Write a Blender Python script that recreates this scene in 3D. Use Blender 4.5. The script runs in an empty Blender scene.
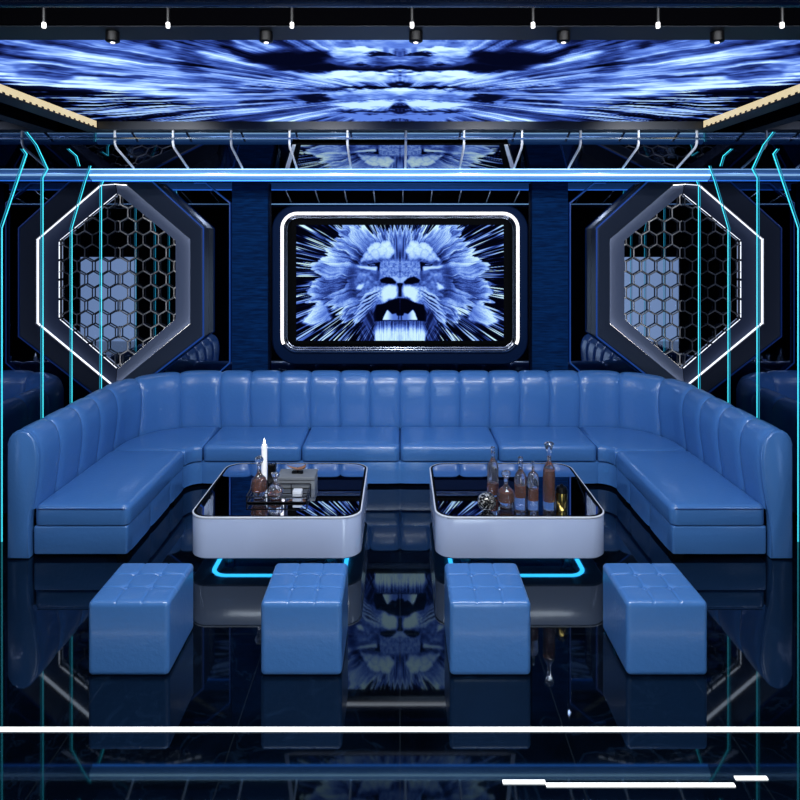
import bpy, math, random
import numpy as np
from mathutils import Vector, Matrix
random.seed(7); rng = np.random.RandomState(11)
PI = math.pi
scene = bpy.context.scene
C = scene.collection

# ------------------------------------------------------------------ materials
def srgb(c):
    return tuple(((v/255.)/12.92 if v/255. <= .04045 else ((v/255.+.055)/1.055)**2.4) for v in c)
def mat(name, col, rough=.5, metal=0., emit=None, es=0., ior=None, trans=0., bump=None, coat=0., spec=None):
    m = bpy.data.materials.new(name); m.use_nodes = True
    nt = m.node_tree; b = nt.nodes['Principled BSDF']
    c = srgb(col)
    b.inputs['Base Color'].default_value = (*c, 1)
    b.inputs['Roughness'].default_value = rough
    b.inputs['Metallic'].default_value = metal
    if ior: b.inputs['IOR'].default_value = ior
    if trans: b.inputs['Transmission Weight'].default_value = trans
    if coat: b.inputs['Coat Weight'].default_value = coat; b.inputs['Coat Roughness'].default_value = .1
    if spec is not None: b.inputs['Specular IOR Level'].default_value = spec
    if emit:
        b.inputs['Emission Color'].default_value = (*srgb(emit), 1)
        b.inputs['Emission Strength'].default_value = es
    if bump:
        sc, st, dist = bump
        tc = nt.nodes.new('ShaderNodeTexCoord'); n = nt.nodes.new('ShaderNodeTexNoise')
        n.inputs['Scale'].default_value = sc; n.inputs['Detail'].default_value = 3
        bp = nt.nodes.new('ShaderNodeBump'); bp.inputs['Strength'].default_value = st
        bp.inputs['Distance'].default_value = dist
        nt.links.new(tc.outputs['Object'], n.inputs['Vector'])
        nt.links.new(n.outputs['Fac'], bp.inputs['Height'])
        nt.links.new(bp.outputs['Normal'], b.inputs['Normal'])
    return m
M = {}
M['leather'] = mat('blue_leather', (70, 122, 186), .28, bump=(38, .18, .01), spec=.7, coat=.25)
M['seam'] = mat('dark_blue_piping', (28, 58, 110), .5)
M['silver'] = mat('silver_lacquer', (178, 192, 222), .18, .0, coat=.5)
M['chrome'] = mat('chrome', (225, 230, 240), .12, 1.)
M['black'] = mat('black_lacquer', (2, 3, 5), .7, spec=.05)
M['dark_chrome'] = mat('dark_chrome', (120, 124, 134), .2, 1.)
M['blackmetal'] = mat('black_metal', (10, 10, 12), .35, .6)
M['ceilblack'] = mat('black_ceiling', (3, 3, 5), .6)
M['framegrey'] = mat('dark_grey_frame', (38, 42, 50), .45)
M['tabletop'] = mat('black_mirror_glass', (205, 210, 222), .015, 1.)
M['mirror'] = mat('dark_mirror', (112, 122, 140), .0, 1.)
M['side_mirror'] = mat('side_mirror', (118, 126, 144), .0, 1.)
M['navy'] = mat('navy_lacquer', (5, 24, 54), .6, spec=.05)
M['plinth'] = mat('blue_black_plinth', (8, 24, 56), .2)
M['hexdark'] = mat('graphite_metal', (46, 54, 72), .38, .35)
M['hexgrey'] = mat('brushed_graphite', (70, 80, 104), .75, .0, spec=.2)
M['soffit'] = mat('dim_mirror', (92, 98, 112), .0, 1.)
M['hanger'] = mat('satin_white_metal', (222, 226, 234), .3)
M['honey'] = mat('honeycomb_metal', (118, 120, 126), .55, .4)
M['white_led'] = mat('white_led', (255, 255, 255), .5, emit=(255, 250, 240), es=5.5)
M['white_soft'] = mat('soft_white_led', (255, 255, 255), .5, emit=(255, 244, 236), es=1.15)
M['floor_led'] = mat('floor_white_led', (255, 255, 255), .5, emit=(255, 252, 248), es=1.6)
M['cream'] = mat('cream_led', (200, 185, 150), .5, emit=(240, 220, 176), es=.85)
M['cyan'] = mat('cyan_led', (40, 160, 180), .4, emit=(60, 205, 222), es=1.5)
M['cyan_glow'] = mat('cyan_underglow', (40, 160, 180), .4, emit=(50, 185, 250), es=11.)
M['blue_edge'] = mat('blue_edge_led', (20, 40, 110), .4, emit=(24, 74, 150), es=.5)
M['tube'] = mat('pale_blue_tube', (120, 168, 220), .25, .25, emit=(50, 105, 175), es=.65)
M['tube_line'] = mat('bright_blue_line', (200, 230, 250), .3, emit=(170, 222, 250), es=1.7)
M['tube_blue'] = mat('blue_line', (60, 140, 230), .3, emit=(50, 120, 215), es=3.)
M['door'] = mat('lit_frosted_door', (190, 200, 210), .5, emit=(215, 232, 245), es=5.)
M['glass'] = mat('clear_glass', (240, 244, 252), .02, ior=1.48, trans=.965)
M['amber'] = mat('amber_liquor', (112, 56, 34), .15, spec=.2)
M['clear_liquid'] = mat('pale_base_glass', (190, 205, 225), .08, .3)
M['wax'] = mat('white_wax', (245, 245, 245), .5, emit=(230, 232, 240), es=.35)
M['greybox'] = mat('grey_box', (120, 124, 128), .5)
M['wood'] = mat('brown_horn', (140, 96, 72), .4)
M['gold'] = mat('antique_gold', (150, 128, 70), .2, 1.)
M['white'] = mat('white_card', (225, 228, 232), .5)

def ball_mat():
    m = mat('swirled_black_silver', (10, 10, 10), .25, .6); nt = m.node_tree; b = nt.nodes['Principled BSDF']
    tc = nt.nodes.new('ShaderNodeTexCoord'); v = nt.nodes.new('ShaderNodeTexNoise')
    v.inputs['Scale'].default_value = 34; v.inputs['Distortion'].default_value = 2.5; v.inputs['Detail'].default_value = 1
    r = nt.nodes.new('ShaderNodeValToRGB'); r.color_ramp.elements[0].position = .5; r.color_ramp.elements[0].color = (.008, .008, .008, 1)
    r.color_ramp.elements[1].position = .66; r.color_ramp.elements[1].color = (.8, .77, .7, 1)
    nt.links.new(tc.outputs['Object'], v.inputs['Vector']); nt.links.new(v.outputs['Fac'], r.inputs['Fac'])
    nt.links.new(r.outputs['Color'], b.inputs['Base Color']); return m
M['ball'] = ball_mat()

def floor_mat():
    m = mat('polished_black_marble', (3, 8, 18), .03, ior=1.64); nt = m.node_tree; b = nt.nodes['Principled BSDF']; b.inputs['Specular Tint'].default_value = (.62, .82, 1, 1)
    tc = nt.nodes.new('ShaderNodeTexCoord')
    n = nt.nodes.new('ShaderNodeTexNoise'); n.inputs['Scale'].default_value = 1.7; n.inputs['Detail'].default_value = 9; n.inputs['Distortion'].default_value = 1.6
    r = nt.nodes.new('ShaderNodeValToRGB')
    e = r.color_ramp.elements; e[0].position = .30; e[0].color = (.0004, .001, .0025, 1); e[1].position = .8; e[1].color = (.001, .004, .011, 1)
    x = e.new(.495); x.color = (.0006, .002, .005, 1); x = e.new(.505); x.color = (.003, .008, .018, 1); x = e.new(.515); x.color = (.0006, .002, .005, 1)
    br = nt.nodes.new('ShaderNodeTexBrick'); br.offset = 0
    br.inputs['Scale'].default_value = 1; br.inputs['Brick Width'].default_value = .8; br.inputs['Row Height'].default_value = .8
    br.inputs['Mortar Size'].default_value = .003; br.inputs['Mortar Smooth'].default_value = 0
    br.inputs['Color1'].default_value = br.inputs['Color2'].default_value = (0, 0, 0, 1); br.inputs['Mortar'].default_value = (.012, .016, .02, 1)
    mx = nt.nodes.new('ShaderNodeMixRGB'); mx.blend_type = 'ADD'; mx.inputs['Fac'].default_value = .5
    nt.links.new(tc.outputs['Object'], n.inputs['Vector']); nt.links.new(tc.outputs['Object'], br.inputs['Vector'])
    nt.links.new(n.outputs['Fac'], r.inputs['Fac']); nt.links.new(r.outputs['Color'], mx.inputs['Color1'])
    nt.links.new(br.outputs['Color'], mx.inputs['Color2']); nt.links.new(mx.outputs['Color'], b.inputs['Base Color'])
    return m
M['floor'] = floor_mat()

def pillar_mat():
    m = mat('navy_ribbed_fabric', (8, 34, 78), .8, spec=.04); nt = m.node_tree; b = nt.nodes['Principled BSDF']
    tc = nt.nodes.new('ShaderNodeTexCoord'); mp = nt.nodes.new('ShaderNodeMapping'); mp.inputs['Scale'].default_value = (6, 6, 60)
    n = nt.nodes.new('ShaderNodeTexNoise'); n.inputs['Scale'].default_value = 1.2; n.inputs['Detail'].default_value = 6
    r = nt.nodes.new('ShaderNodeValToRGB'); e = r.color_ramp.elements
    e[0].position = .3; e[0].color = (*srgb((3, 24, 58)), 1); e[1].position = .75; e[1].color = (*srgb((7, 50, 100)), 1)
    nt.links.new(tc.outputs['Object'], mp.inputs['Vector']); nt.links.new(mp.outputs['Vector'], n.inputs['Vector'])
    nt.links.new(n.outputs['Fac'], r.inputs['Fac']); nt.links.new(r.outputs['Color'], b.inputs['Base Color']); return m
M['pillar'] = pillar_mat()

def attr_emit(name, strength):
    m = bpy.data.materials.new(name); m.use_nodes = True; nt = m.node_tree; b = nt.nodes['Principled BSDF']
    a = nt.nodes.new('ShaderNodeAttribute'); a.attribute_name = 'picture'
    b.inputs['Base Color'].default_value = (0, 0, .001, 1); b.inputs['Roughness'].default_value = .5; b.inputs['Specular IOR Level'].default_value = 0
    nt.links.new(a.outputs['Color'], b.inputs['Emission Color']); b.inputs['Emission Strength'].default_value = strength
    return m

# ------------------------------------------------------------------ mesh helpers
class MB:
    def __init__(s): s.v = []; s.f = []
    def add(s, v, f):
        o = len(s.v); s.v += [tuple(p) for p in v]; s.f += [[i+o for i in q] for q in f]; return s
    def box(s, x0, x1, y0, y1, z0, z1):
        v = [(x, y, z) for x in (x0, x1) for y in (y0, y1) for z in (z0, z1)]
        return s.add(v, [(0, 1, 3, 2), (4, 6, 7, 5), (0, 4, 5, 1), (2, 3, 7, 6), (0, 2, 6, 4), (1, 5, 7, 3)])
    def loft(s, rings, closed=True, cap0=False, cap1=False):
        n = len(rings[0]); v = [p for r in rings for p in r]; f = []
        for i in range(len(rings)-1):
            for j in range(n if closed else n-1):
                k = (j+1) % n; f.append((i*n+j, i*n+k, (i+1)*n+k, (i+1)*n+j))
        if cap0: f.append(tuple(range(n))[::-1])
        if cap1: f.append(tuple((len(rings)-1)*n+j for j in range(n)))
        return s.add(v, f)
    def lathe(s, prof, cx=0, cy=0, n=28, flute=0, fn=0):
        rings = []
        for r, z in prof:
            rings.append([(cx+(r*(1+flute*math.cos(fn*a)))*math.cos(a), cy+(r*(1+flute*math.cos(fn*a)))*math.sin(a), z) for a in [2*PI*i/n for i in range(n)]])
        return s.loft(rings, True, True, True)
    def tube(s, pts, r, n=8, cap=True):
        pts = [Vector(p) for p in pts]; rings = []
        ref = None
        for i, p in enumerate(pts):
            if i == 0: t = (pts[1]-p).normalized()
            elif i == len(pts)-1: t = (p-pts[-2]).normalized()
            else: t = ((pts[i+1]-p).normalized()+(p-pts[i-1]).normalized()).normalized()
            if ref is None:
                ref = Vector((0, 0, 1)) if abs(t.z) < .9 else Vector((0, 1, 0))
            u = (ref-t*ref.dot(t)).normalized(); w = t.cross(u); ref = u
            rr_ = r
            if 0 < i < len(pts)-1:
                c = (pts[i+1]-p).normalized().dot((p-pts[i-1]).normalized()); rr_ = r/max(.6, math.sqrt((1+c)/2))
            rings.append([tuple(p+u*rr_*math.cos(2*PI*k/n)+w*rr_*math.sin(2*PI*k/n)) for k in range(n)])
        return s.loft(rings, True, cap, cap)
    def build(s, name, m, parent=None, smooth=True, ang=40, loc=None):
        me = bpy.data.meshes.new(name); me.from_pydata(s.v, [], s.f)
        import bmesh
        bm = bmesh.new(); bm.from_mesh(me); bmesh.ops.recalc_face_normals(bm, faces=bm.faces); bm.to_mesh(me); bm.free()
        me.materials.append(m)
        if smooth:
            me.shade_smooth() if hasattr(me, 'shade_smooth') else None
            me.set_sharp_from_angle(angle=math.radians(ang))
        o = bpy.data.objects.new(name, me); C.objects.link(o)
        if parent: o.parent = parent
        if loc: o.location = loc
        return o
def tag(o, label, cat, group=None):
    o['label'] = label; o['category'] = cat
    if group: o['group'] = group
    return o
def struct(o, label=None):
    o['kind'] = 'structure'
    if label: o['label'] = label
    return o
def thing(name, label, cat, loc=(0, 0, 0), group=None):
    o = bpy.data.objects.new(name, None); C.objects.link(o); o.location = loc; o.empty_display_size = .1
    return tag(o, label, cat, group)
def copy_tree(o, parent=None):
    c = o.copy(); C.objects.link(c)
    if parent: c.parent = parent
    for ch in list(o.children): copy_tree(ch, c)
    return c
def rr(cx, cy, w, h, r, n=8):
    pts = []
    for sx, sy, a0 in ((1, 1, 0), (-1, 1, 90), (-1, -1, 180), (1, -1, 270)):
        for i in range(n+1):
            a = math.radians(a0+90*i/n)
            pts.append((cx+sx*(w/2-r)+r*math.cos(a), cy+sy*(h/2-r)+r*math.sin(a)))
    return pts
def area(p): return sum(p[i][0]*p[(i+1) % len(p)][1]-p[(i+1) % len(p)][0]*p[i][1] for i in range(len(p)))/2
def inset(poly, d):
    if area(poly) < 0: poly = poly[::-1]
    n = len(poly); out = []
    for i in range(n):
        a = Vector(poly[i-1]); b = Vector(poly[i]); c = Vector(poly[(i+1) % n])
        e1 = (b-a).normalized(); e2 = (c-b).normalized()
        n1 = Vector((-e1.y, e1.x)); n2 = Vector((-e2.y, e2.x)); m = n1+n2
        m = m/max(.5, m.length_squared/2) if m.length > .01 else n1
        out.append(tuple(b+m*d))
    return out
def pad_mb(poly, z0, z1, r, puff=0., rb=.012, mb=None, steps=(.5,)):
    mb = mb or MB(); R = []
    for k in range(3):
        a = PI/2*k/2; R.append((rb*(1-math.sin(a)), z0+rb*(1-math.cos(a))))
    for k in range(6):
        a = PI/2*k/5; R.append((r*(1-math.cos(a)), z1-r+r*math.sin(a)))
    rings = [[(x, y, z) for x, y in inset(poly, d)] for d, z in R]
    if puff:
        last = rings[-1]; gx = sum(p[0] for p in last)/len(last); gy = sum(p[1] for p in last)/len(last)
        for q, zz_ in ((.92, .35), (.8, .7), (.6, .93), (.3, 1.)):
            rings.append([(gx+(x-gx)*q, gy+(y-gy)*q, z1+puff*zz_) for x, y, z in last])
    return mb.loft(rings, True, True, True)

# ------------------------------------------------------------------ camera (eye at 2.4 m, level, off-centre frame)
cd = bpy.data.cameras.new('camera'); cam = bpy.data.objects.new('camera', cd); C.objects.link(cam)
cam.location = (0, 0, 2.4); cam.rotation_euler = (PI/2, 0, 0)
cd.sensor_width = 36; cd.lens = 660/800*36; cd.shift_y = -162/800.; cd.clip_start = .05
scene.camera = cam
scene.view_settings.view_transform = 'Standard'; scene.view_settings.look = 'None'
scene.view_settings.exposure = 0; scene.view_settings.gamma = 1
w = bpy.data.worlds.new('world'); scene.world = w; w.use_nodes = True
w.node_tree.nodes['Background'].inputs[0].default_value = (.01, .02, .05, 1); w.node_tree.nodes['Background'].inputs[1].default_value = .5

# ------------------------------------------------------------------ room
W = 3.15; YB = 7.4; YF = -.5
struct(MB().box(-W-.2, W+.2, YF-.2, YB+.2, -.1, 0).build('floor', M['floor'], smooth=False))
struct(MB().box(-W-.2, W+.2, YF-.2, YB+.2, 3.56, 3.66).build('ceiling', M['ceilblack'], smooth=False))
struct(MB().box(-W-.1, -W, YF, YB, 0, 3.56).build('wall_left', M['side_mirror'], smooth=False))
struct(MB().box(W, W+.1, YF, YB, 0, 3.56).build('wall_right', M['side_mirror'], smooth=False))
struct(MB().box(-W-.1, W+.1, YB, YB+.1, 0, 3.56).build('wall_back', M['mirror'], smooth=False))
fw = MB().box(-W, -.18, YF-.1, YF, 0, 3.56).box(1.13, W, YF-.1, YF, 0, 3.56).box(-.18, 1.13, YF-.1, YF, 1.96, 3.56)
struct(fw.build('wall_front', M['ceilblack'], smooth=False))
struct(MB().box(-.175, 1.125, YF-.09, YF-.04, 0.0, 1.955).build('door_1', M['door'], smooth=False), 'pale lit frosted glass door, seen in the mirrors')
# sloping mirrored soffit over the television wall
sf = MB(); P1 = (6.36, 3.415); P2 = (YB, 3.02)
prof = [P1, P2, (YB, 3.56), (6.36, 3.56)]
sf.loft([[(x, y, z) for y, z in prof] for x in (-W, W)], True, True, True)
struct(sf.build('trim_1', M['soffit'], smooth=False), 'sloping mirrored soffit above the television wall')

# pillars beside the television
for s, side in ((-1, 'left'), (1, 'right')):
    x0, x1 = sorted((s*1.462, s*1.858))
    o = MB().box(x0, x1, 7.3, YB-.001, 0, 3.015).build('pillar', M['pillar'], smooth=False)
    tag(o, 'flat navy fabric pillar just %s of the television screen' % side, 'pillar')
    # fine blue light line round the mirror beside the pillar
    zz = lambda y, d=7.36: 2.4+(238-y)*d/660
    pts = [(s*2.3, 7.37, 3.01), (s*2.17, 7.37, 3.01), (s*1.9, 7.37, zz(203)), (s*1.9, 7.37, zz(363)), (s*2.1, 7.37, .83)]
    o = MB().tube(pts, .008, 6).build('light_outline', M['blue_edge'])
    tag(o, 'thin blue light line with cut corners edging the mirror between the %s pillar and honeycomb' % side, 'light strip')

# ------------------------------------------------------------------ pictures on the screens
def vnoise(x, y, seed=0):
    xi = np.floor(x).astype(int); yi = np.floor(y).astype(int); fx = x-xi; fy = y-yi
    def h(a, b):
        n = (a*374761393+b*668265263+seed*982451653) & 0xffffffff
        n = ((n ^ (n >> 13))*1274126177) & 0xffffffff
        return ((n ^ (n >> 16)) & 0xffff)/65535.
    fx = fx*fx*(3-2*fx); fy = fy*fy*(3-2*fy)
    return (h(xi, yi)*(1-fx)+h(xi+1, yi)*fx)*(1-fy)+(h(xi, yi+1)*(1-fx)+h(xi+1, yi+1)*fx)*fy
def fbm(x, y, seed=0, o=4):
    t = 0; a = .5; s = 0
    for i in range(o):
        t = t+a*vnoise(x*2**i, y*2**i, seed+i*17); s += a; a *= .55
    return t/s
def sstep(a, b, x):
    t = np.clip((x-a)/(b-a), 0, 1); return t*t*(3-2*t)
RT = np.array([0, .2, .42, .62, .8, 1.]); RC = np.array([srgb(c) for c in ((1, 2, 10), (14, 22, 66), (44, 68, 148), (86, 122, 214), (142, 180, 246), (208, 244, 248))])
def ramp(t):
    t = np.clip(t, 0, 1); return np.stack([np.interp(t, RT, RC[:, k]) for k in range(3)], -1)
def inpoly(u, v, poly):
    ins = np.zeros(u.shape, bool); n = len(poly)
    for i in range(n):
        x1, y1 = poly[i]; x2, y2 = poly[(i+1) % n]
        if y1 == y2: continue
        c = ((y1 > v) != (y2 > v)) & (u < (x2-x1)*(v-y1)/(y2-y1)+x1); ins ^= c
    return ins
def softpoly(u, v, zpts, soft=.012):
    P = [(a/665., .606-b/665.) for a, b in zpts]
    acc = 0
    k = [(-1, -1), (1, -1), (-1, 1), (1, 1), (0, 0), (0, 1.4), (1.4, 0), (0, -1.4), (-1.4, 0)]
    for dx, dy in k: acc = acc+inpoly(u+dx*soft*.6, v+dy*soft*.6, P).astype(float)
    return acc/len(k)
def beast(u, v):
    """roaring big cat bursting out of powder: symmetric in u"""
    a = np.abs(u)
    wob = (fbm(u*14+40, v*14, 5)-.5)*.03
    dx, dy = u, v-.06
    r = np.hypot(dx*.9, dy); th = np.arctan2(dy, dx); ta = np.arctan2(dy, np.abs(dx)+1e-6)
    # background rays
    rw = r+.03*(vnoise(th*60, r*0, 77)-.5)
    st = vnoise(th*60, rw*3.2+3, 1)*.4+vnoise(th*150, rw*5, 2)*.6
    bg = sstep(.47, .74, st)*(.30+.85*vnoise(th*38, r*4, 9))*1.2*sstep(.3, .75, r+.2)
    # mane of powder
    edge = .62+.13*np.cos(2*ta)+.09*(vnoise(ta*6+20, r*0, 3)-.5)*2+.06*(vnoise(ta*26+9, r*0, 4)-.5)*2+.02*(vnoise(ta*90+9, r*0, 5)-.5)*2
    q1 = fbm(a*6+3, v*6+7, 61, 4)-.5; q2 = fbm(a*7+33, v*7+27, 62, 4)-.5
    taw = ta+q1*.16; rw2 = r+q2*.10
    rays = fbm(taw*34+7, rw2*4, 6, 4)*.50+vnoise(taw*120, rw2*6, 8)*.30+vnoise(a*170, v*170, 71)*.14
    L1 = (rw2*3.2+(vnoise(taw*9+3, r*0, 12)+vnoise(taw*22, r*0, 13)*.5)*1.5) % 1.
    lay = L1*sstep(1., .93, L1)
    mane = .10+.66*rays+.27*(lay-.42)+.18*sstep(.28, .60, r)+.16*sstep(-.10, -.015, r-edge)
    lump = fbm(a*5+20, v*5+9, 14, 4); mane = mane+(lump-.5)*.6
    low = sstep(-.05, -.42, v)*sstep(.2, .32, a)*sstep(.62, .42, a); mane = mane-low*.22
    em = sstep(.010, -.010, r-edge)
    t = mane*em+bg*(1-em)
    # extra powder plume bottom outside
    pl = softpoly(a+wob, v+wob, [(470, 540), (560, 560), (640, 655), (560, 680), (430, 640)], .02)
    t = t*(1-pl)+pl*(.55+.4*sstep(.6, .95, a)+(rays-.5)*.5)
    pl = softpoly(a+wob, v+wob, [(420, 290), (470, 300), (515, 352), (440, 380), (380, 340)], .02)
    t = t*(1-pl)+pl*(.62+.5*(rays-.4))
    def put(poly, val, soft=.012, amt=1., wb=1.):
        nonlocal t
        k = softpoly(a+wob*wb, v+wob*wb, poly, soft)*amt; t = t*(1-k)+k*val
    n1 = fbm(a*26, v*26, 21, 4); n2 = fbm(a*75, v*75, 23, 3)*.6+.2+(vnoise(a*190, v*190, 24)-.5)*.2
    hair = vnoise(np.arctan2(v-.5, a+.05)*30, r*6, 31)
    # forehead wedge, crown tuft
    put([(0, 90), (34, 130), (42, 200), (30, 250), (0, 250)], .22+.45*vnoise(a*90, v*8, 91), .014, .8)
    # face plane
    put([(0, 250), (150, 245), (290, 290), (300, 420), (200, 520), (160, 560), (0, 500)], .34+.45*n1, .03, .75)
    # brows
    put([(32, 200), (50, 155), (90, 145), (120, 158), (150, 142), (185, 150), (200, 190), (235, 225), (262, 268), (200, 262), (150, 250), (60, 252)], .70+.5*(n1-.4), .012)
    for bx, by, br_ in ((95, 165, 34), (62, 190, 28), (150, 172, 30), (118, 200, 34), (185, 190, 26), (75, 222, 24), (160, 215, 30), (212, 225, 22), (190, 238, 20)):
        dd = np.hypot(a*665-bx+(n1-.5)*26, (.606-v)*665-by+(n1-.5)*26)/br_; q = sstep(1.08, .9, dd)*.75
        t = t*(1-q)+q*(1.0-.2*np.clip(dd, 0, 1)**3+(n2-.5)*.25-(by-160)*.0022)
    put([(45, 185), (75, 152), (112, 165), (118, 200), (80, 215), (45, 215)], .96+.3*(n2-.5), .02, .45)
    # nose bridge
    put([(0, 258), (60, 262), (128, 272), (135, 330), (118, 368), (60, 372), (0, 385)], .56+.55*(n2-.4), .014)
    # eyes
    put([(128, 268), (170, 280), (212, 284), (200, 297), (150, 296), (136, 330)], .03, .006, 1., .3)
    put([(160, 283), (200, 286), (195, 291), (160, 290)], .75, .004, .8, .3)
    put([(142, 300), (200, 298), (282, 294), (250, 310), (190, 318), (150, 326)], .90, .008, .85, .5)
    # cheek fold
    put([(170, 330), (280, 330), (285, 440), (250, 455), (210, 430)], .55+.6*(n1-.4), .02, .7)
    put([(225, 405), (265, 415), (288, 440), (250, 450)], .93, .01, .8)
    put([(283, 300), (330, 320), (340, 470), (300, 480), (290, 400)], .22+.3*rays, .03, .6)
    # nose
    put([(0, 372), (40, 360), (60, 372), (30, 400), (0, 404)], .80, .01, .8)
    put([(24, 398), (48, 374), (90, 364), (130, 384), (120, 402), (70, 410), (32, 408)], .01, .007, 1., .3)
    put([(0, 402), (20, 408), (10, 430), (9, 490), (0, 490)], .04, .006, 1., .3)
    put([(128, 300), (146, 300), (150, 380), (140, 400), (132, 372)], .2, .012, .4, .5)
    # muzzle
    put([(22, 422), (60, 415), (100, 430), (150, 425), (190, 450), (215, 480), (200, 520), (150, 500), (105, 530), (60, 505), (24, 490)], .66+.7*(n2-.45), .01)
    put([(24, 425), (75, 420), (115, 460), (105, 526), (60, 503), (26, 488)], .97, .012, .85)
    # whisker streaks
    for k in range(6):
        x0, y0 = 115+k*11, 440+k*22
        put([(x0, y0), (x0+110, y0+35+k*13), (x0+150, y0+85+k*14), (x0+98, y0+43+k*13)], .86, .004, .75, .6)
        put([(x0, y0+10), (x0+105, y0+52+k*13), (x0+130, y0+85+k*14), (x0+90, y0+58+k*13)], .06, .004, .7, .6)
    # mouth
    put([(0, 500), (30, 505), (60, 516), (105, 535), (150, 545), (168, 590), (168, 650), (0, 652)], .01, .008, 1., .4)
    put([(0, 612), (20, 612), (26, 596), (50, 604), (82, 574), (96, 600), (112, 642), (0, 644)], .60+.4*sstep(.06, .15, a), .006, 1., .3)
    put([(5, 600), (12, 610), (14, 640), (8, 640)], .06, .004, .7, .2)
    # chin beard
    put([(0, 648), (80, 646), (160, 648), (166, 780), (0, 780)], .42+.5*sstep(-.38, -.5, v)+.30*(vnoise(a*95, v*7, 41)-.5)+.25*(n2-.5), .006, 1., .5)
    put([(166, 560), (215, 590), (260, 700), (260, 790), (166, 790)], .12+.35*vnoise(a*60-v*30, v*6, 44), .02, .75)
    t = np.clip(t, 0, 1); t = t*.45+.55*sstep(.10, .95, t)
    return ramp(t)
def grid_screen(name, xs, zs, to3d, cols, m, parent):
    nx, nz = len(xs), len(zs); me = bpy.data.meshes.new(name)
    V = [to3d(x, z) for z in zs for x in xs]
    F = [(j*nx+i, j*nx+i+1, (j+1)*nx+i+1, (j+1)*nx+i) for j in range(nz-1) for i in range(nx-1)]
    me.from_pydata(V, [], F)
    at = me.color_attributes.new('picture', 'FLOAT_COLOR', 'POINT')
    buf = np.ones((nx*nz, 4), np.float32); buf[:, :3] = cols.reshape(-1, 3); at.data.foreach_set('color', buf.ravel())
    me.materials.append(m); o = bpy.data.objects.new(name, me); C.objects.link(o); o.parent = parent
    return o

# ------------------------------------------------------------------ television
tv = thing('television', 'wide wall television showing a roaring blue lion in a rounded lit frame', 'television', (0, YB, 1.0))
tz = 1.0
def ring_xz(w, z0, z1, r, y, n=8):
    return [(x, y-YB, z-tz) for x, z in rr(0, (z0+z1)/2, w, z1-z0, r, n)]
R = [ring_xz(2.80, 1.015, 2.76, .27, YB-.002), ring_xz(2.80, 1.015, 2.76, .27, 7.22), ring_xz(2.77, 1.03, 2.745, .255, 7.20), ring_xz(2.60, 1.14, 2.685, .18, 7.20), ring_xz(2.60, 1.14, 2.685, .18, 7.26)]
MB().loft(R, True).build('surround', M['navy'], tv)
MB().loft([ring_xz(2.60, 1.14, 2.685, .18, 7.26)], True, True).build('back_panel', M['black'], tv, False)
# stepped silver frame, lit along its top and sides
R = []
for wi, yy in ((0, 7.24), (0, 7.185), (.012, 7.175), (.022, 7.185), (.022, 7.20), (.032, 7.195), (.042, 7.20), (.042, 7.215), (.052, 7.21), (.062, 7.215), (.062, 7.25)):
    R.append(ring_xz(2.585-2*wi, 1.147+wi, 2.678-wi, .175-wi*.9, yy))
MB().loft(R, True).build('metal_frame', M['dark_chrome'], tv, ang=30)
lt = []
for a in rr(0, (1.15+2.675)/2, 2.565, 1.51, .165, 10): lt.append(a)
i0 = 10  # split at bottom
pts = [p for p in lt]
def arc_open():
    n = 11; q = pts[:]  # order: TR, TL, BL, BR corners
    TR, TL, BL, BR = q[:n], q[n:2*n], q[2*n:3*n], q[3*n:4*n]
    return BR[-4:]+TR+TL+BL[:4]
MB().tube([(x, 7.178-YB, z-tz) for x, z in arc_open()], .017, 8).build('light_strip', M['white_soft'], tv)
MB().box(-1.19, 1.19, 7.235-YB, 7.255-YB, 1.235-tz, 2.59-tz).build('bezel', M['black'], tv, False)
NX, NZ = 560, 312
xs = np.linspace(-1.135, 1.135, NX); zs = np.linspace(1.276, 2.542, NZ)
U, V_ = np.meshgrid(xs/1.135, (zs-1.909)/1.135)
tvm = attr_emit('television_picture', 1.05)
grid_screen('screen', xs, zs, lambda x, z: (x, 7.229-YB, z-tz), beast(U, V_), tvm, tv)

# television's reflection in the soffit, painted on an added glowing panel
us = thing('tv_reflection_panel', 'added tilted panel painted with the reflection of the television and its frame, behind the hangers', 'screen', (0, 6.65, 3.2))
def uq(D): return 3.405-.380*(D-6.36)
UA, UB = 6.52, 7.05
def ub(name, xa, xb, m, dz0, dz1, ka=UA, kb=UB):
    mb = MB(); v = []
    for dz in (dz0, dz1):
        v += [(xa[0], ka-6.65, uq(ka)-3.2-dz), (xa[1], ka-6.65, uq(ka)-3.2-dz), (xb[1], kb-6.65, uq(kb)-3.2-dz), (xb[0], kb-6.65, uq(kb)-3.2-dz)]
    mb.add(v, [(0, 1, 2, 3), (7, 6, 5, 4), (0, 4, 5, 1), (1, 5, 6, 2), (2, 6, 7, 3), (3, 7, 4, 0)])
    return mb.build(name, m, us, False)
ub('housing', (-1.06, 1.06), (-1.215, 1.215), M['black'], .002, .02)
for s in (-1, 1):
    ub('reflected_frame_bar', tuple(sorted((s*1.03, s*1.065))), tuple(sorted((s*1.19, s*1.235))), M['hanger'], .0205, .03)
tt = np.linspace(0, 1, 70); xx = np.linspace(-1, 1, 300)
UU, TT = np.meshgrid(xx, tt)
grid_screen('screen', xx, tt, lambda x, t: (x*(.98+.13*t), UA+.01+(UB-.02-UA)*t-6.65, uq(UA+.01+(UB-.02-UA)*t)-3.2-.022), beast(UU*.92, .06+.40*TT)*.6, attr_emit('tv_reflection_picture', 1.), us)

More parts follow.
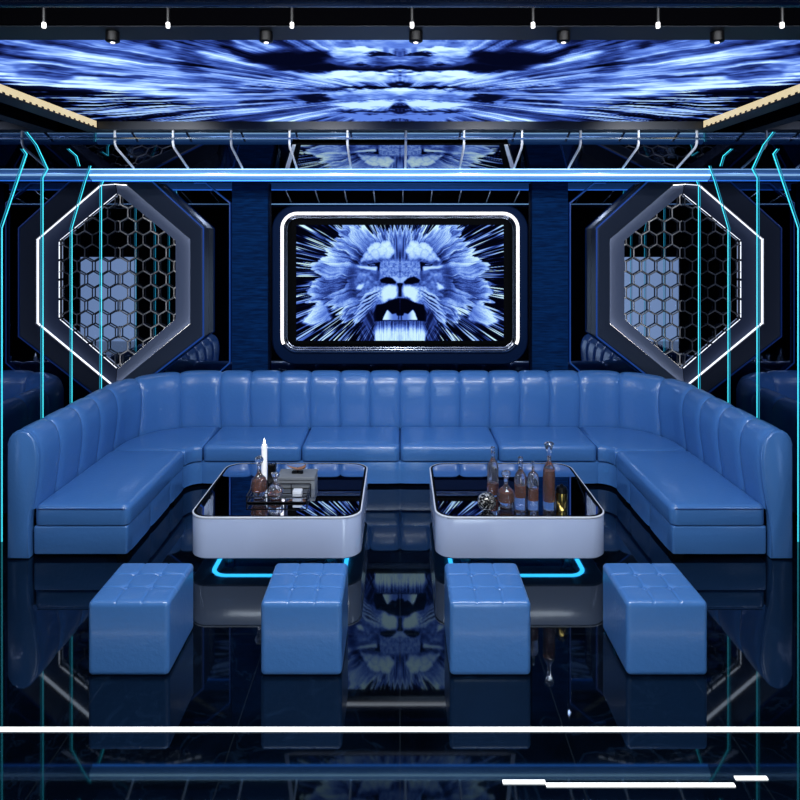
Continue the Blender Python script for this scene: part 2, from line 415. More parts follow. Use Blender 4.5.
# ------------------------------------------------------------------ ceiling screen in its hanging frame
cs = thing('ceiling_screen', 'wide ceiling screen of blue and white powder burst in a dark frame', 'screen', (0, 4.8, 3.5))
XI = 2.845; XO = 3.0; Y0, Y1 = 3.40, 6.20; Z0, Z1 = 3.42, 3.5
def cx(b): return [(b[0], b[1]), (b[2]-4.8, b[3]-4.8), (b[4]-3.5, b[5]-3.5)]
def cbox(x0, x1, y0, y1, z0, z1, name, m):
    return MB().box(x0, x1, y0-4.8, y1-4.8, z0-3.5, z1-3.5).build(name, m, cs, False)
fr = MB()
for b in ((-XO, -XI, 3.17, 6.34, Z0, 3.558), (XI, XO, 3.17, 6.34, Z0, 3.558), (-XI, XI, 6.2, 6.34, Z0, 3.558), (-XI, XI, 3.18, 3.4, Z0, 3.558)):
    fr.box(b[0], b[1], b[2]-4.8, b[3]-4.8, b[4]-3.5, b[5]-3.5)
fr.build('frame', M['framegrey'], cs, False)
M['fascia'] = mat('matte_black', (2, 2, 3), .9, spec=0.)
cbox(-XO-.1, XO+.1, 3.16, 3.1695, Z0+.002, 3.558, 'fascia', M['fascia'])
for s in (-1, 1):   # cream light strips with toothed lower edge
    mb = MB(); n = 64; ys = np.linspace(3.42, 6.18, n+1)
    for i in range(n):
        lo = 3.435 if i % 2 else 3.448
        x0, x1 = sorted((s*(XI-.004), s*(XI+.0)))
        mb.box(x0, x1, ys[i]-4.8, ys[i+1]-4.8, lo-3.5, 3.495-3.5)
    mb.build('light_strip', M['cream'], cs, False)
def burst(X, D):
    px = 400+X*660/D; py = 238-1.1*660/D
    ax = np.abs(px-400); dy = py-96.
    r = np.hypot(ax/4.2, dy); th = np.arctan2(dy*4.2, ax+1e-3); 
    sx = ax/400.
    wq = (fbm(ax/30., py/9., 66, 4)-.5)
    tw_ = th+wq*.035
    st = fbm(tw_*12+3, ax/150., 51, 5); fine = vnoise(tw_*46, ax/60.+2, 53)*.45+vnoise(tw_*100, ax/40., 54)*.35+vnoise(tw_*190, ax/22., 58)*.2
    w_ = (fbm(ax/20., py/4., 57, 5)-.5)
    cloud = .56+(st-.5)*1.3+(fine-.5)*.75+w_*.35
    cut = fbm(tw_*7+13, ax/70., 59, 4); cloud = cloud-.35*sstep(.56, .70, cut)
    # corners dark with fine streaks
    black = sstep(.50, .66, fine)*.85
    edge_low = 76+ax*0+ (400-ax)*.13+ (st-.5)*26      # lower corner boundary
    k = sstep(-5, 5, py-edge_low)*sstep(150, 230, ax)
    t = cloud*(1-k)+black*k
    tip = np.exp(-((py-edge_low+4)/6.)**2)*sstep(150, 260, ax); t = t+tip*.35
    up = sstep(52, 40, py-(st-.5)*10)*sstep(60, 140, ax)*.25; t = t-up
    def blob(cx_, cy_, w, h, val, soft=.35, amt=1.):
        nonlocal t
        d = np.hypot((ax-cx_+w_*22)/w, (py-cy_+w_*7)/h); q = sstep(1+soft, 1-soft, d)*amt; t = t*(1-q)+q*val
    blob(108, 58, 46, 9, .03); blob(70, 68, 60, 4.5, .03); blob(0, 69, 60, 5, .03)
    w_ = w_*1.6
    blob(20, 60, 52, 5, .55+.8*w_); blob(48, 52, 24, 4, .85+.5*w_); blob(0, 44, 60, 4, .62+.3*w_)
    blob(20, 54, 18, 1.6, .05)
    blob(45, 76, 48, 5.5, .95+.5*w_); blob(110, 82, 50, 4, .75+.9*(fine-.5))
    blob(30, 88, 36, 2.2, .02); blob(2, 85, 7, 5, .05)
    blob(20, 95, 60, 4, .70+.6*w_); blob(90, 99, 24, 3, .05); blob(35, 104, 34, 4, .93); blob(0, 105, 8, 2, .04)
    blob(20, 112, 50, 1.8, .12); blob(20, 116, 60, 3, .62)
    return ramp(np.clip(t, 0, 1))
pys = np.linspace(1.1*660/3.40, 1.1*660/6.2, 230); Ds = 726./pys
xs = np.linspace(-XI, XI, 520); XX, DD = np.meshgrid(xs, Ds)
csm = attr_emit('ceiling_picture', 1.2)
grid_screen('screen', xs, Ds, lambda x, d: (x, d-4.8, -.004), burst(XX, DD), csm, cs)

# small spotlights on the front frame and hanging rods in front of it
sp = thing('ceiling_spotlight', '', 'spotlight', (0, 0, 0), 'small spotlights under the front edge of the ceiling screen')
hs = MB().lathe([(.03, 0), (.034, .0), (.034, -.045), (.026, -.05)], n=14).build('housing', M['blackmetal'], sp)
MB().lathe([(.011, -.0505), (.012, -.051), (.011, -.055)], n=12).build('lamp', M['white_soft'], hs)
first = True
for i, px in enumerate((110, 265, 416, 565, 720)):
    o = sp if first else copy_tree(sp); first = False
    o.location = ((px-400)*3.24/660, 3.27, 3.4195)
    o['label'] = 'small black spotlight under the front beam of the ceiling screen, ' + ('farthest left', 'second from left', 'in the middle', 'second from right', 'farthest right')[i]
pd = thing('hanger_rod', '', 'lamp', (0, 0, 0), 'thin hanger rods with added glowing tips in the black ceiling recess')
MB().lathe([(.008, 0), (.008, -.2)], n=10).build('rod', M['blackmetal'], pd)
MB().lathe([(.008, -.2), (.009, -.203), (.009, -.222), (.007, -.225)], n=12).build('lamp', M['white_soft'], pd)  # ends of the front rail hangers; glow added for their bright dots
order = ('farthest left', 'second from left', 'third from left', 'in the middle', 'third from right', 'second from right', 'farthest right')
for i, px in enumerate((44, 168, 292, 412, 533, 658, 782)):
    o = pd if i == 0 else copy_tree(pd)
    o.location = ((px-400)*2.94/660, 2.94, 3.5595)
    o['label'] = 'thin rail hanger rod with added glowing tip in the black ceiling recess, ' + order[i]

# ------------------------------------------------------------------ hanging blue light rail with curved chrome hangers
def rail(y, y_top, label, thick, front):
    t = thing('light_rail', label, 'light rail', (0, y, 3.05), 'pale blue tubes hung across the room')
    MB().tube([(-W+.005, 0, 0), (W-.005, 0, 0)], thick, 24).build('tube', M['plinth'] if front else M['tube'], t)  # front tube coloured navy to show its unlit underside
    s = -1 if front else 1
    MB().tube([(-W+.006, -s*.0575, -.012 if not front else .02), (W-.006, -s*.0575, -.012 if not front else .02)], .010, 8).build('light_line', M['tube_line'], t)
    if not front: MB().tube([(-W+.006, .006, -.0592), (W-.006, .006, -.0592)], .010, 8).build('light_line', M['tube_blue'], t)  # underside line added to strengthen the rail's floor reflection
    if not front: MB().tube([(-W+.006, -s*.036, .047), (W-.006, -s*.036, .047)], .005, 8).build('light_line', M['tube_line'], t)
    for k in range(-5, 6):
        x = .055+.553*k; d = y_top-y
        pts = [(x, d, .37), (x, d, .25), (x, d*.97, .225), (x, d*.9, .20), (x, s*.0-(-d)*.03, .07), (x, 0, .055)]
        pts = [(x, d, .37), (x, d, .255), (x, d*.975, .232), (x, d*.92, .21), (x, d*.05, .062)]
        MB().tube(pts, .0115, 8).build('hanger', M['hanger'], t)
    return t
r1 = rail(6.74, 6.20+.07, 'pale blue tube with bright line hung across the room before the television wall', .06, False)
MB().tube([(-W+.02, 6.15-6.74, .28), (W-.02, 6.15-6.74, .28)], .006, 6).build('rod', M['chrome'], r1)
r2 = rail(1.68, 2.3, 'pale blue tube hung close overhead, only its underside at the top edge of the photo', .06, True)

# ------------------------------------------------------------------ neon lines on the side mirrors
def neon(pxs, s, label):
    X = W-.009; pts = []
    for x, y in pxs:
        D = 660*X/(400-x)
        z = 0.002 if y is None else 2.4+(238-y)*D/660
        pts.append((s*X, D, z))
    o = MB().tube(pts, .0037, 6).build('neon_tube', M['cyan'])
    tag(o, label, 'neon light', 'cyan neon lines on the side mirrors')
for s, side in ((-1, 'left'), (1, 'right')):
    neon([(2, None), (2, 228), (27, 154), (23, 149)], s, 'cyan neon line on the %s mirror wall, nearest the outer edge of the photo' % side)
    neon([(43, None), (43, 178), (48, 169), (37, 145), (27, 132)], s, 'cyan neon line on the %s mirror wall, second from the outer edge of the photo' % side)
    neon([(72, None), (72, 228), (86, 180), (91, 166)], s, 'cyan neon line on the %s mirror wall, third from the photo edge, bent above' % side)
    neon([(101.5, None), (101.5, 186), (104, 180), (99, 172)], s, 'cyan neon line on the %s mirror wall, closest to the room corner' % side)
    neon([(80, 166), (77, 156), (69, 149)], s, 'short curved cyan neon stub above the rail on the %s mirror wall' % side)

# ------------------------------------------------------------------ honeycomb wall lights (half hexagons completed by the side mirrors)
CH = {'o': [(3.147, 3.015), (2.70, 3.015), (2.144, 2.508), (2.144, 1.327), (3.147, .55)],
      'oi': [(3.147, 3.005), (2.715, 3.003), (2.165, 2.498), (2.165, 1.337), (3.147, .58)],
      'r': [(3.147, 2.995), (3.0, 2.985), (2.30, 2.385), (2.30, 1.46), (3.147, .76)],
      'i': [(3.147, 2.90), (2.82, 2.634), (2.497, 2.37), (2.497, 1.50), (3.147, .94)]}
def honey_mb(s):
    mb = MB(); p = .171; R_ = p/math.sqrt(3); segs = set()
    inner = CH['i']
    def inside(x, z):
        zt = np.interp(x, [2.497, 3.147], [2.37, 2.90]); zb = np.interp(x, [2.497, 3.147], [1.50, .94]); return 2.497 <= x <= 3.147 and zb <= z <= zt
    x0, z0 = 2.44, .9
    for j in range(16):
        for i in range(6):
            cxx = x0+i*p+(j % 2)*p/2; cz = z0+j*R_*1.5
            P = [(cxx+R_*math.cos(math.radians(30+60*k)), cz+R_*math.sin(math.radians(30+60*k))) for k in range(6)]
            for k in range(6):
                a, b = P[k], P[(k+1) % 6]
                key = tuple(sorted(((round(a[0], 3), round(a[1], 3)), (round(b[0], 3), round(b[1], 3))))); 
                if key in segs: continue
                segs.add(key)
                # clip by sampling
                ts = [t/20 for t in range(21) if inside(a[0]+(b[0]-a[0])*t/20, a[1]+(b[1]-a[1])*t/20)]
                if len(ts) < 3: continue
                q0 = [a[m]+(b[m]-a[m])*ts[0] for m in (0, 1)]; q1 = [a[m]+(b[m]-a[m])*ts[-1] for m in (0, 1)]
                mb.tube([(s*q0[0], 7.365, q0[1]), (s*q1[0], 7.365, q1[1])], .0075, 4)
    return mb
for s, side in ((-1, 'left'), (1, 'right')):
    org = (s*W, YB, .55)
    t = thing('honeycomb_panel', 'faceted graphite half hexagon wall panel with metal honeycomb, in the %s corner' % side, 'wall panel', org)
    def off(mb):
        mb.v = [(x-org[0], y-org[1], z-org[2]) for x, y, z in mb.v]; return mb
    def ch(k, y): return [(s*x, y, z) for x, z in CH[k]]
    off(MB().loft([ch('o', 7.398), ch('o', 7.20), ch('oi', 7.185), ch('r', 7.235), ch('r', 7.31)], False)).build('outer_frame', M['hexdark'], t, ang=20)
    off(MB().loft([ch('r', 7.31), ch('i', 7.345), ch('i', 7.395)], False)).build('inner_frame', M['hexgrey'], t, ang=20)
    off(MB().tube(ch('o', 7.195), .009, 6)).build('edge_trim', M['blue_edge'], t)
    def ribbon(k, ya, yb, dash):
        P = CH[k]; e = .002 if k == 'r' else .0008
        for a, b in zip(P[:-1], P[1:]):
            L = math.hypot(b[0]-a[0], b[1]-a[1]); n = max(1, int(L/.2)) if dash else 1
            d = ((b[0]-a[0])/L, (b[1]-a[1])/L); nrm = (-d[1], d[0])
            if nrm[0] < 0: nrm = (-nrm[0], -nrm[1])
            mb = MB()
            for q in range(n):
                t0 = q/n+(.06/n if dash else 0); t1 = (q+1)/n-(.06/n if dash else 0)
                qa = (a[0]+(b[0]-a[0])*t0+nrm[0]*e, a[1]+(b[1]-a[1])*t0+nrm[1]*e); qb = (a[0]+(b[0]-a[0])*t1+nrm[0]*e, a[1]+(b[1]-a[1])*t1+nrm[1]*e)
                qc = (qb[0]+nrm[0]*e, qb[1]+nrm[1]*e); qd = (qa[0]+nrm[0]*e, qa[1]+nrm[1]*e)
                clampx = lambda p_: (min(p_[0], 3.146), p_[1])
                qa, qb, qc, qd = map(clampx, (qa, qb, qc, qd))
                v = [(s*p_[0], y, p_[1]) for y in (ya, yb) for p_ in (qa, qb, qc, qd)]
                F = [(0, 1, 2, 3), (7, 6, 5, 4), (0, 4, 5, 1), (1, 5, 6, 2), (2, 6, 7, 3), (3, 7, 4, 0)]
                if dash: off(MB().add(v, F)).build('light_strip', M['white_led'], t, False)
                else: mb.add(v, F)
            if not dash: off(mb).build('light_strip', M['white_led'], t, False)
    ribbon('r', 7.262, 7.305, False)
    ribbon('i', 7.355, 7.375, True)
    off(honey_mb(s)).build('honeycomb', M['honey'], t, False)

# ------------------------------------------------------------------ U-shaped sofa
sofa = thing('sectional_sofa', 'large U-shaped blue leather sofa with channelled back around the tables', 'sofa', (0, 6, 0))
SO = Vector((0, 6, 0))
def soff(mb): mb.v = [(x, y-6, z) for x, y, z in mb.v]; return mb
def upath(xi, y0, yb, r):
    L1 = yb-r-y0; La = PI/2*r; Lb = 2*(xi-r); T = 2*L1+2*La+Lb
    def f(s):
        m = s > T/2; q = T-s if m else s
        if q <= L1: p = (-xi, y0+q); n = (-1, 0)
        elif q <= L1+La:
            a = (q-L1)/r; p = (-xi+r-r*math.cos(a), yb-r+r*math.sin(a)); n = (-math.cos(a), math.sin(a))
        else: p = (-xi+r+(q-L1-La), yb); n = (0, 1)
        return ((-p[0], p[1]), (-n[0], n[1])) if m else (p, n)
    return f, T, L1, La
f, T, L1, La = upath(2.71, 4.955, 7.02, .6)
s192 = L1+La+(2.11-1.92)
se = [0, .315, .685, 1.025, 1.385]; se += [1.385+(s192-1.385)*k/3 for k in (1, 2, 3)]
half = se[:]; back = [s192+.32*k for k in range(1, 12)]
seams = half+back+[T-x for x in half[::-1]]
prof = [(.035, .36), (.03, .42), (.018, .50), (.004, .60), (-.006, .70), (-.006, .78), (.006, .845), (.03, .90), (.065, .935), (.105, .95), (.145, .945), (.18, .925), (.205, .89), (.218, .84), (.22, .76), (.22, .05)]
prof = [(t_, z_+(.01 if z_ > .83 else 0)) for t_, z_ in prof]
pn = []
for i in range(len(prof)):
    a = prof[max(0, i-1)]; b = prof[min(len(prof)-1, i+1)]; d = Vector((b[0]-a[0], b[1]-a[1])).normalized(); pn.append((-d.y, d.x))
wts = [1]*11+[.8, .5, .25, .1, 0]
def bulge(u, amp): return amp*((1-abs(2*u-1)**6)**.8-.6)
rings = []
for a, b in zip(seams[:-1], seams[1:]):
    for k in range(13):
        u = k/13; u = .5-.5*math.cos(PI*u)*(1 if True else 1)
        sv = a+(b-a)*u; (px_, py_), n_ = f(sv); bl = bulge(u, .026)
        ring = []
        for (t_, z_), (nt_, nz_), w_ in zip(prof, pn, wts):
            tt = t_+nt_*bl*w_; zz_ = z_+nz_*bl*w_
            ring.append((px_+n_[0]*tt, py_+n_[1]*tt, zz_))
        rings.append(ring)
(px_, py_), n_ = f(T); rings.append([(px_+n_[0]*t_, py_+n_[1]*t_, z_) for t_, z_ in prof])
soff(MB().loft(rings, False)).build('backrest', M['leather'], sofa, ang=50)
# end panels with piping
eprof = [(.062, .006), (.062, .25), (.055, .34), (.035, .41), (.02, .50), (.004, .60), (-.004, .70), (-.006, .78), (.006, .845), (.03, .90), (.065, .935), (.105, .952), (.145, .947), (.18, .925), (.205, .89), (.22, .84), (.222, .76), (.222, .006)]
eprof = [(t_, z_+(.01 if z_ > .83 else 0)) for t_, z_ in eprof]
for s in (-1, 1):
    mb = MB(); P = [(s*(2.71+t_), z_) for t_, z_ in eprof]
    R = [[(x, y, z) for x, z in (inset(P, d) if area(P) > 0 else inset(P, d))] for d, y in ((.0, 4.99), (0, 4.935), (.004, 4.925), (.014, 4.918))]
    ep = soff(mb.loft(R, True, True, True)).build('end_panel', M['leather'], sofa, ang=50)
    soff(MB().tube([(s*(2.71+t_), 4.936, z_) for t_, z_ in eprof[1:16]], .006, 8)).build('piping', M['leather'], ep)
# seat cushions
def cushion(poly, puff=.012): return soff(pad_mb(poly, .245, .398, .045, puff)).build('seat_cushion', M['leather'], sofa, ang=60)
for s in (-1, 1):
    cushion(rr(s*2.3865, (4.935+6.24)/2, .713, 6.24-4.935, .055, 6))
    arc_i = [(-1.91-.12*math.cos(a), 6.24+.12*math.sin(a)) for a in [PI/2*k/6 for k in range(7)]]
    arc_o = [(-2.11-.62*math.cos(a), 6.42+.62*math.sin(a)) for a in [PI/2*k/10 for k in range(10, -1, -1)]]
    P = arc_i+[(-1.912, 7.04)]+arc_o+[(-2.73, 6.244)]
    P = [(s*-x if s > 0 else x, y) for x, y in P]
    cushion(P, .008)
for k in range(4):
    x0 = -1.908+k*.954
    cushion(rr(x0+.477, 6.70, .95, .68, .052, 6))
for s in (-1, 1):  # stitched line on the arm cushion fronts
    soff(MB().tube([(s*(2.055), 4.930, .375), (s*(2.71), 4.930, .375)], .004, 6)).build('piping', M['seam'], sofa)
# base with vertical panels
f2, T2, L12, La2 = upath(2.045, 4.96, 6.375, .13)
sm = [0, .46, .92, L12]; mid = L12+La2; sm.append(mid); nb = 8; Lb = T2-2*mid
sm += [mid+Lb*k/nb for k in range(1, nb)]; sm += [T2-x for x in (mid, L12, .92, .46, 0)]
bp = [(.10, .03), (.0, .03), (.0, .08), (.0, .14), (.0, .20), (.006, .232), (.03, .242), (.2, .242)]
rings = []
for a, b in zip(sm[:-1], sm[1:]):
    for k in range(9):
        u = .5-.5*math.cos(PI*k/9); (px_, py_), n_ = f2(a+(b-a)*u); bl = bulge(u, .012)
        rings.append([(px_+n_[0]*(t_-(bl if 0 < i < 6 else 0)), py_+n_[1]*(t_-(bl if 0 < i < 6 else 0)), z_) for i, (t_, z_) in enumerate(bp)])
(px_, py_), n_ = f2(T2); rings.append([(px_+n_[0]*t_, py_+n_[1]*t_, z_) for t_, z_ in bp])
soff(MB().loft(rings, False)).build('base', M['leather'], sofa, ang=50)
for s in (-1, 1):
    soff(pad_mb(rr(s*2.394, 5.05, .705, .22, .02, 4), .03, .24, .012)).build('base_end', M['leather'], sofa)
    for x, y in ((2.08, 4.98), (2.88, 4.98), (2.08, 6.0), (2.88, 6.9)):
        soff(MB().box(s*x-.04, s*x+.04, y-.04, y+.04, 0, .032)).build('foot', M['black'], sofa, False)

# ------------------------------------------------------------------ stools
def stool_mb(w=.446, d=.45, h=.408, r=.026, n=48):
    mb = MB(); hx, hy = w/2, d/2
    def rb(p):
        c = (max(-hx+r, min(hx-r, p[0])), max(-hy+r, min(hy-r, p[1])), max(r, min(h-r, p[2])))
        q = Vector(p)-Vector(c); L = q.length
        return tuple(Vector(c)+q*(r/L)) if L > 1e-9 else p
    def disp(p):
        x, y, z = p
        if z < h-r*1.2: return p
        k = min(1, (z-(h-r*1.2))/(r*1.2))
        gx, gy = .072, .074
        e = .006; ex = min(abs(x-gx), abs(x+gx)); ey = min(abs(y-gy), abs(y+gy))
        cre = .0065*math.exp(-(ex/.0045)**2)+.0065*math.exp(-(ey/.0045)**2)
        dm = sum(.016*math.exp(-((x-a)**2+(y-b)**2)/.02**2) for a in (-gx, gx) for b in (-gy, gy))
        puff = .006*max(0, 1-(x/hx)**4)*max(0, 1-(y/hy)**4)
        return (x, y, z+k*(puff-min(cre, .0085)-dm))
    def face(fn, nu, nv):
        V = [disp(rb(fn(i/nu, j/nv))) for j in range(nv+1) for i in range(nu+1)]
        F = [(j*(nu+1)+i, j*(nu+1)+i+1, (j+1)*(nu+1)+i+1, (j+1)*(nu+1)+i) for j in range(nv) for i in range(nu)]
        mb.add(V, F)
    e = lambda t, L, n_: L*t
    def cosd(t):  # denser at both ends
        return t
    m = 84
    face(lambda u, v: (-hx+w*u, -hy+d*v, h), m, m)
    face(lambda u, v: (-hx+w*u, -hy+d*v, 0), 20, 20)
    for sg in (-1, 1):
        face(lambda u, v: (-hx+w*u, sg*hy, h*v), m, 40)
        face(lambda u, v: (sg*hx, -hy+d*u, h*v), m, 40)
    return mb
import bmesh
def weld(o, dist=.0006):
    bm = bmesh.new(); bm.from_mesh(o.data); bmesh.ops.remove_doubles(bm, verts=bm.verts, dist=dist)
    bmesh.ops.recalc_face_normals(bm, faces=bm.faces); bm.to_mesh(o.data); bm.free()
    for p in o.data.polygons: p.use_smooth = True
st = thing('stool', '', 'stool', (0, 0, 0), 'blue cube stools in front of the tables')
b_ = stool_mb().build('cushion_block', M['leather'], st, ang=60); weld(b_)
for a in (-.072, .072):
    for b in (-.074, .074):
        MB().lathe([(.002, -.010), (.013, -.008), (.015, -.002), (.011, .003), (.002, .005)], a, b, 16).build('button', M['leather'], b_).location = (0, 0, .403)
lab = ['blue leather cube stool with buttoned top, farthest left of the four', 'blue leather cube stool with buttoned top, in front of the left table with the tray',
       'blue leather cube stool with buttoned top, in front of the right table with the bottles', 'blue leather cube stool with buttoned top, farthest right of the four']
for i, x in enumerate((-1.488, -.541, .495, 1.465)):
    o = st if i == 0 else copy_tree(st); o.location = (x, 3.835, 0); o['label'] = lab[i]

# ------------------------------------------------------------------ coffee tables
tb = thing('coffee_table', '', 'coffee table', (0, 0, 0), 'silver coffee tables with mirror tops')
tw, td, tr = 1.243, 1.14, .14
def tring(d, z): return [(x, y, z) for x, y in rr(0, 0, tw-2*d, td-2*d, tr-d*.8, 12)]
MB().loft([tring(.30, .092), tring(.010, .092), tring(.0, .102), tring(0, .375), tring(.004, .382)], True).build('table_body', M['silver'], tb, ang=40)
MB().loft([tring(.004, .382), tring(-.002, .386), tring(-.002, .393), tring(.002, .396), tring(.007, .396), tring(.009, .388)], True).build('rim', M['hanger'], tb)
MB().loft([tring(.008, .386), tring(.008, .3955)], True, False, True).build('mirror_top', M['tabletop'], tb, False)
MB().loft([tring(.009, .3958), tring(.026, .3959)], True).build('black_band', M['black'], tb, False)
MB().loft([tring(.27, 0.0), tring(.27, .0915)], True).build('plinth', M['plinth'], tb)
MB().loft([[(x, y, z) for x, y in rr(0, 0, tw-2*d, td-2*d, .12-(d-.12), 10)] for d, z in ((.115, .0915), (.115, .086), (.145, .086), (.145, .0915))], True).build('light_strip', M['cyan_glow'], tb)
tables = []
for i, (x, l) in enumerate(((-.905, 'silver rounded coffee table with black mirror top carrying the candle and wire tray'), (.880, 'silver rounded coffee table with black mirror top carrying the row of bottles'))):
    o = tb if i == 0 else copy_tree(tb); o.location = (x, 5.31, 0); o['label'] = l
TZ = .3965

# ------------------------------------------------------------------ bottles on the right table
def bottle(x, y, h, w, kind, label, fill, amber_z):
    t = thing('glass_bottle' if kind != 'decanter' else 'glass_decanter', label, 'bottle', (x, y, TZ), 'liquor bottles on the tables')
    r = w/2
    if kind == 'decanter':
        P = [(r*.55, 0), (r*.75, .01), (r*.6, h*.06), (r*.95, h*.2), (r, h*.32), (r*.85, h*.44), (r*.4, h*.54), (r*.24, h*.6), (r*.22, h*.76), (r*.3, h*.78)]
        sp_ = [(r*.2, h*.77), (r*.16, h*.79), (r*.40, h*.83), (r*.54, h*.90), (r*.42, h*.97), (r*.08, h)]
    elif kind == 'slim':
        P = [(r*.85, 0), (r, .006), (r*.96, h*.3), (r, h*.58), (r*.85, h*.66), (r*.45, h*.73), (r*.33, h*.78), (r*.33, h*.86), (r*.42, h*.875)]
        sp_ = [(r*.28, h*.865), (r*.2, h*.89), (r*.36, h*.93), (r*.42, h*.96), (r*.3, h*.99), (r*.05, h)]
    elif kind == 'flare':
        P = [(r*.85, 0), (r, .006), (r, h*.55), (r*.92, h*.62), (r*.5, h*.68), (r*.3, h*.72), (r*.36, h*.78), (r*.26, h*.8)]
        sp_ = [(r*.24, h*.79), (r*.34, h*.84), (r*.62, h*.93), (r*.8, h*.97), (r*.66, h*.99), (r*.1, h*1.0)]
    elif kind == 'square':
        P = [(r*.9, 0), (r, .005), (r, h*.66), (r*.92, h*.72), (r*.6, h*.76), (r*.25, h*.79), (r*.22, h*.86), (r*.34, h*.87)]
        sp_ = [(r*.22, h*.865), (r*.16, h*.89), (r*.3, h*.94), (r*.2, h*.99), (r*.05, h)]
    MB().lathe(P, n=40, flute=.035 if kind in ('flare', 'slim') else .05 if kind == 'decanter' else 0, fn=10).build('bottle_glass', M['glass'], t, ang=50)
    MB().lathe(sp_, n=16, flute=.06, fn=6).build('stopper', M['glass'], t)
    z0, z1 = amber_z[0]*h, amber_z[1]*h
    MB().lathe([(r*.7, z0), (r*.80, z0+.004), (r*.80, z1-.003), (r*.74, z1)], n=24).build('liquor', M['amber'], t)
    return t
bottle(.722, 5.13, .385, .088, 'slim', 'tall slim glass bottle of dark liquor at the left end, behind the swirled ball', 1, (.04, .27))
bottle(.79, 4.92, .275, .130, 'decanter', 'squat fluted glass decanter of amber liquor beside the swirled ball', 1, (.16, .42))
bottle(.889, 4.87, .395, .088, 'slim', 'tall narrow-necked glass bottle in the middle of the row, right of the squat decanter', 1, (.24, .46))
bottle(.982, 4.87, .36, .080, 'square', 'smooth straight-shouldered glass bottle left of the tallest bottle', 1, (.2, .44))
bottle(1.10, 4.87, .50, .088, 'flare', 'tallest glass bottle with flared crystal stopper beside the gold jar', 1, (.13, .58))
o = MB().lathe([(.068*math.sin(a), .068-.068*math.cos(a)) for a in [.05+(PI-.1)*k/22 for k in range(23)]], n=36).build('ornament_ball', M['ball'], loc=(.636, 4.845, TZ))
tag(o, 'black and silver swirled ball at the front edge of the bottle table', 'ornament')
t = thing('gold_jar', 'small antique gold jar with domed lid at the right end of the bottles', 'jar', (1.195, 4.88, TZ))
MB().lathe([(.042, 0), (.045, .005), (.045, .12), (.042, .128)], n=32).build('jar_body', M['gold'], t)
MB().lathe([(.046, .128), (.046, .14), (.035, .165), (.012, .172), (.014, .18), (.004, .186)], n=32).build('lid', M['blackmetal'], t)

# ------------------------------------------------------------------ items on the left table
t = thing('wire_tray', 'black wire tray holding the crystal decanters on the left table', 'tray', (-.936, 5.12, TZ+.0015))
x0, x1, y0, y1 = -.228, .228, -.135, .135
for z in (.006, .045):
    MB().tube([(x, y, z) for x, y in rr(0, 0, x1-x0, y1-y0, .02, 4)]+[(x1, y1-.02, z), (x1, y1-.03, z)], .0045, 6).build('rail', M['blackmetal'], t)
for x, y in ((x0, y0+.02), (x1, y0+.02), (x0, y1-.02), (x1, y1-.02), (.07, y0), (.07, y1), (-.08, y0), (-.08, y1)):
    MB().tube([(x, y, .001), (x, y, .045)], .004, 6).build('post', M['blackmetal'], t)
MB().box(x0+.005, x1-.005, y0+.005, y1-.005, .002, .006).build('tray_plate', M['tabletop'], t, False)
d1 = bottle(-1.085, 5.08, .32, .125, 'decanter', 'large crystal decanter of amber liquor with ball stopper at the left of the tray', 1, (.16, .42))
d1.location.z = TZ+.008
d2 = bottle(-.955, 5.06, .2, .12, 'decanter', 'small clear crystal decanter in the middle of the wire tray', 1, (.16, .2)); d2.location.z = TZ+.008
t = thing('napkin_block', 'small white block at the right side of the wire tray', 'block', (-.79, 5.09, TZ+.008))
pad_mb(rr(0, 0, .07, .06, .006, 4), 0, .055, .006).build('block_body', M['white'], t)
MB().box(-.035, .035, -.031, .031, .024, .027).build('band', M['blackmetal'], t, False)
t = thing('candle', 'lit tall white pillar candle standing behind the crystal decanter', 'candle', (-1.11, 5.40, TZ))
MB().lathe([(.030, 0), (.03, .02), (.024, .024)], n=24).build('candle_plate', M['blackmetal'], t)
MB().lathe([(.022, .0), (.023, .30), (.02, .315), (.008, .32)], n=24, ).build('wax', M['wax'], t)
MB().lathe([(.002, .318), (.009, .329), (.0085, .339), (.003, .358), (.0008, .367)], n=14).build('flame', M['white_led'], t)
t = thing('candle_holder', 'black square candle holder block right behind the white candle', 'candle holder', (-1.05, 5.42, TZ))
pad_mb(rr(0, 0, .062, .062, .005, 4), 0, .15, .004).build('block_body', M['blackmetal'], t)
MB().lathe([(.02, .149), (.02, .153), (.014, .155)], n=20).build('cup', M['chrome'], t)
t = thing('storage_box', 'grey lidded box behind the wire tray', 'box', (-.832, 5.365, TZ))
MB().box(-.15, .15, -.095, .095, 0, .064).build('box_body', M['greybox'], t, False)
pad_mb(rr(0, 0, .306, .196, .006, 3), .066, .094, .004).build('lid', M['greybox'], t)
t = thing('horn_ornament', 'curved brown horn ornament on a black peg atop the grey box', 'ornament', (-.832, 5.365, TZ+.0945))
pad_mb(rr(0, 0, .09, .05, .01, 4), 0, .006, .003).build('foot', M['blackmetal'], t)
MB().tube([(0, 0, .005), (0, 0, .045)], .008, 8).build('peg', M['blackmetal'], t)
hp = [(-.085, .062), (-.06, .048), (-.03, .038), (0, .034), (.03, .038), (.055, .048), (.065, .058)]
hr = [.003, .007, .011, .013, .016, .018, .014]
rings = []
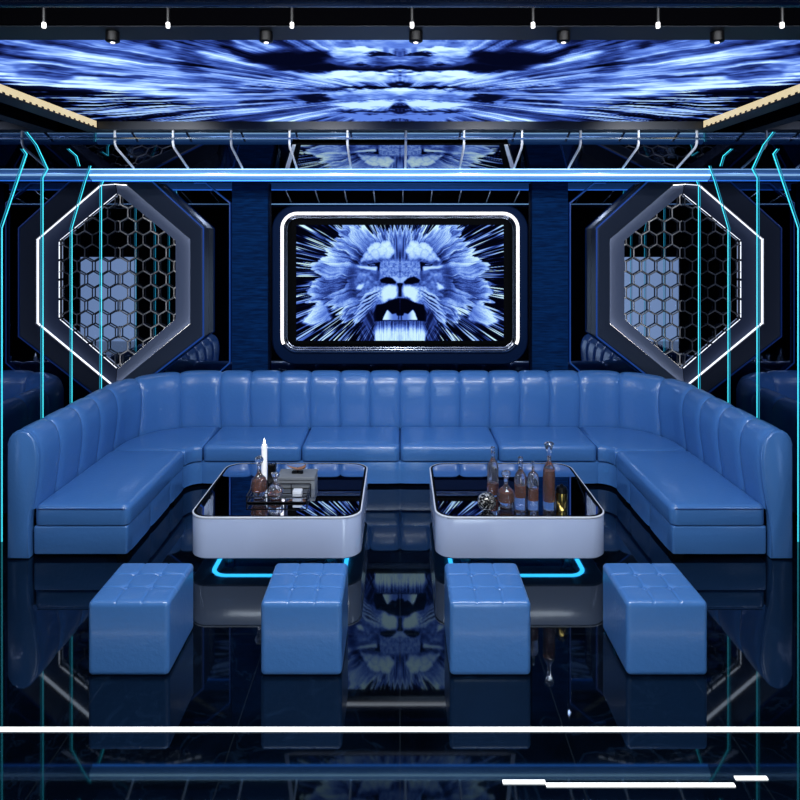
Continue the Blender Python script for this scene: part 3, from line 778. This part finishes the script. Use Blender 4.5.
for (x, z), r_ in zip(hp, hr):
    rings.append([(x, r_*math.cos(a), z+r_*.8*math.sin(a)) for a in [2*PI*k/12 for k in range(12)]])
MB().loft(rings, True, True, True).build('horn', M['wood'], t)

# ------------------------------------------------------------------ floor light lines
o = MB().box(-W+.01, W-.01, 3.209, 3.232, .0005, .006).build('floor_light', M['floor_led'], smooth=False)
tag(o, 'long straight white light line across the black floor before the stools', 'light strip')
t = thing('floor_light', 'broken white light line at the lower right edge of the floor', 'light strip', (1.0, 2.9, 0))
for xa, xb, y in ((.453, .64, 2.909), (.64, 1.467, 2.893), (1.487, 1.63, 2.93)):
    MB().box(xa-1.0, xb-1.0, y-2.9-.009, y-2.9+.009, .0005, .005).build('segment', M['floor_led'], t, False)

# ------------------------------------------------------------------ added fill lights, no fixtures of the room
def area_l(name, loc, rot, sx, sy, e, col=(1, 1, 1)):
    l = bpy.data.lights.new(name, 'AREA'); l.shape = 'RECTANGLE'; l.size = sx; l.size_y = sy; l.energy = e; l.color = col
    o = bpy.data.objects.new(name, l); C.objects.link(o); o.location = loc; o.rotation_euler = rot; return o
area_l('ceiling_fill', (0, 2.2, 3.47), (math.radians(30), 0, 0), 4.6, .25, 150, (.93, .96, 1))  # unseen area light added overhead as general fill
for x in (-1.9, 0, 1.9):
    l = bpy.data.lights.new('spot_fill', 'SPOT'); l.energy = 68; l.spot_size = math.radians(100); l.spot_blend = 1; l.shadow_soft_size = .12; l.color = (.9, .95, 1)  # spots added below the ceiling screen as fill
    o = bpy.data.objects.new('spot_fill', l); C.objects.link(o); o.location = (x, 4.6, 3.36)
    o.rotation_euler = (math.radians(25), 0, 0)

for x in (-2.2, -.7, .8, 2.3):
    l = bpy.data.lights.new('hanger_fill', 'SPOT'); l.energy = 34; l.spot_size = math.radians(95); l.spot_blend = .6; l.shadow_soft_size = .02; l.color = (.95, .97, 1)  # spots added to brighten the hangers and rail
    o = bpy.data.objects.new('hanger_fill', l); C.objects.link(o); o.location = (x, 5.5, 3.3); o.rotation_euler = (math.radians(78), 0, 0)
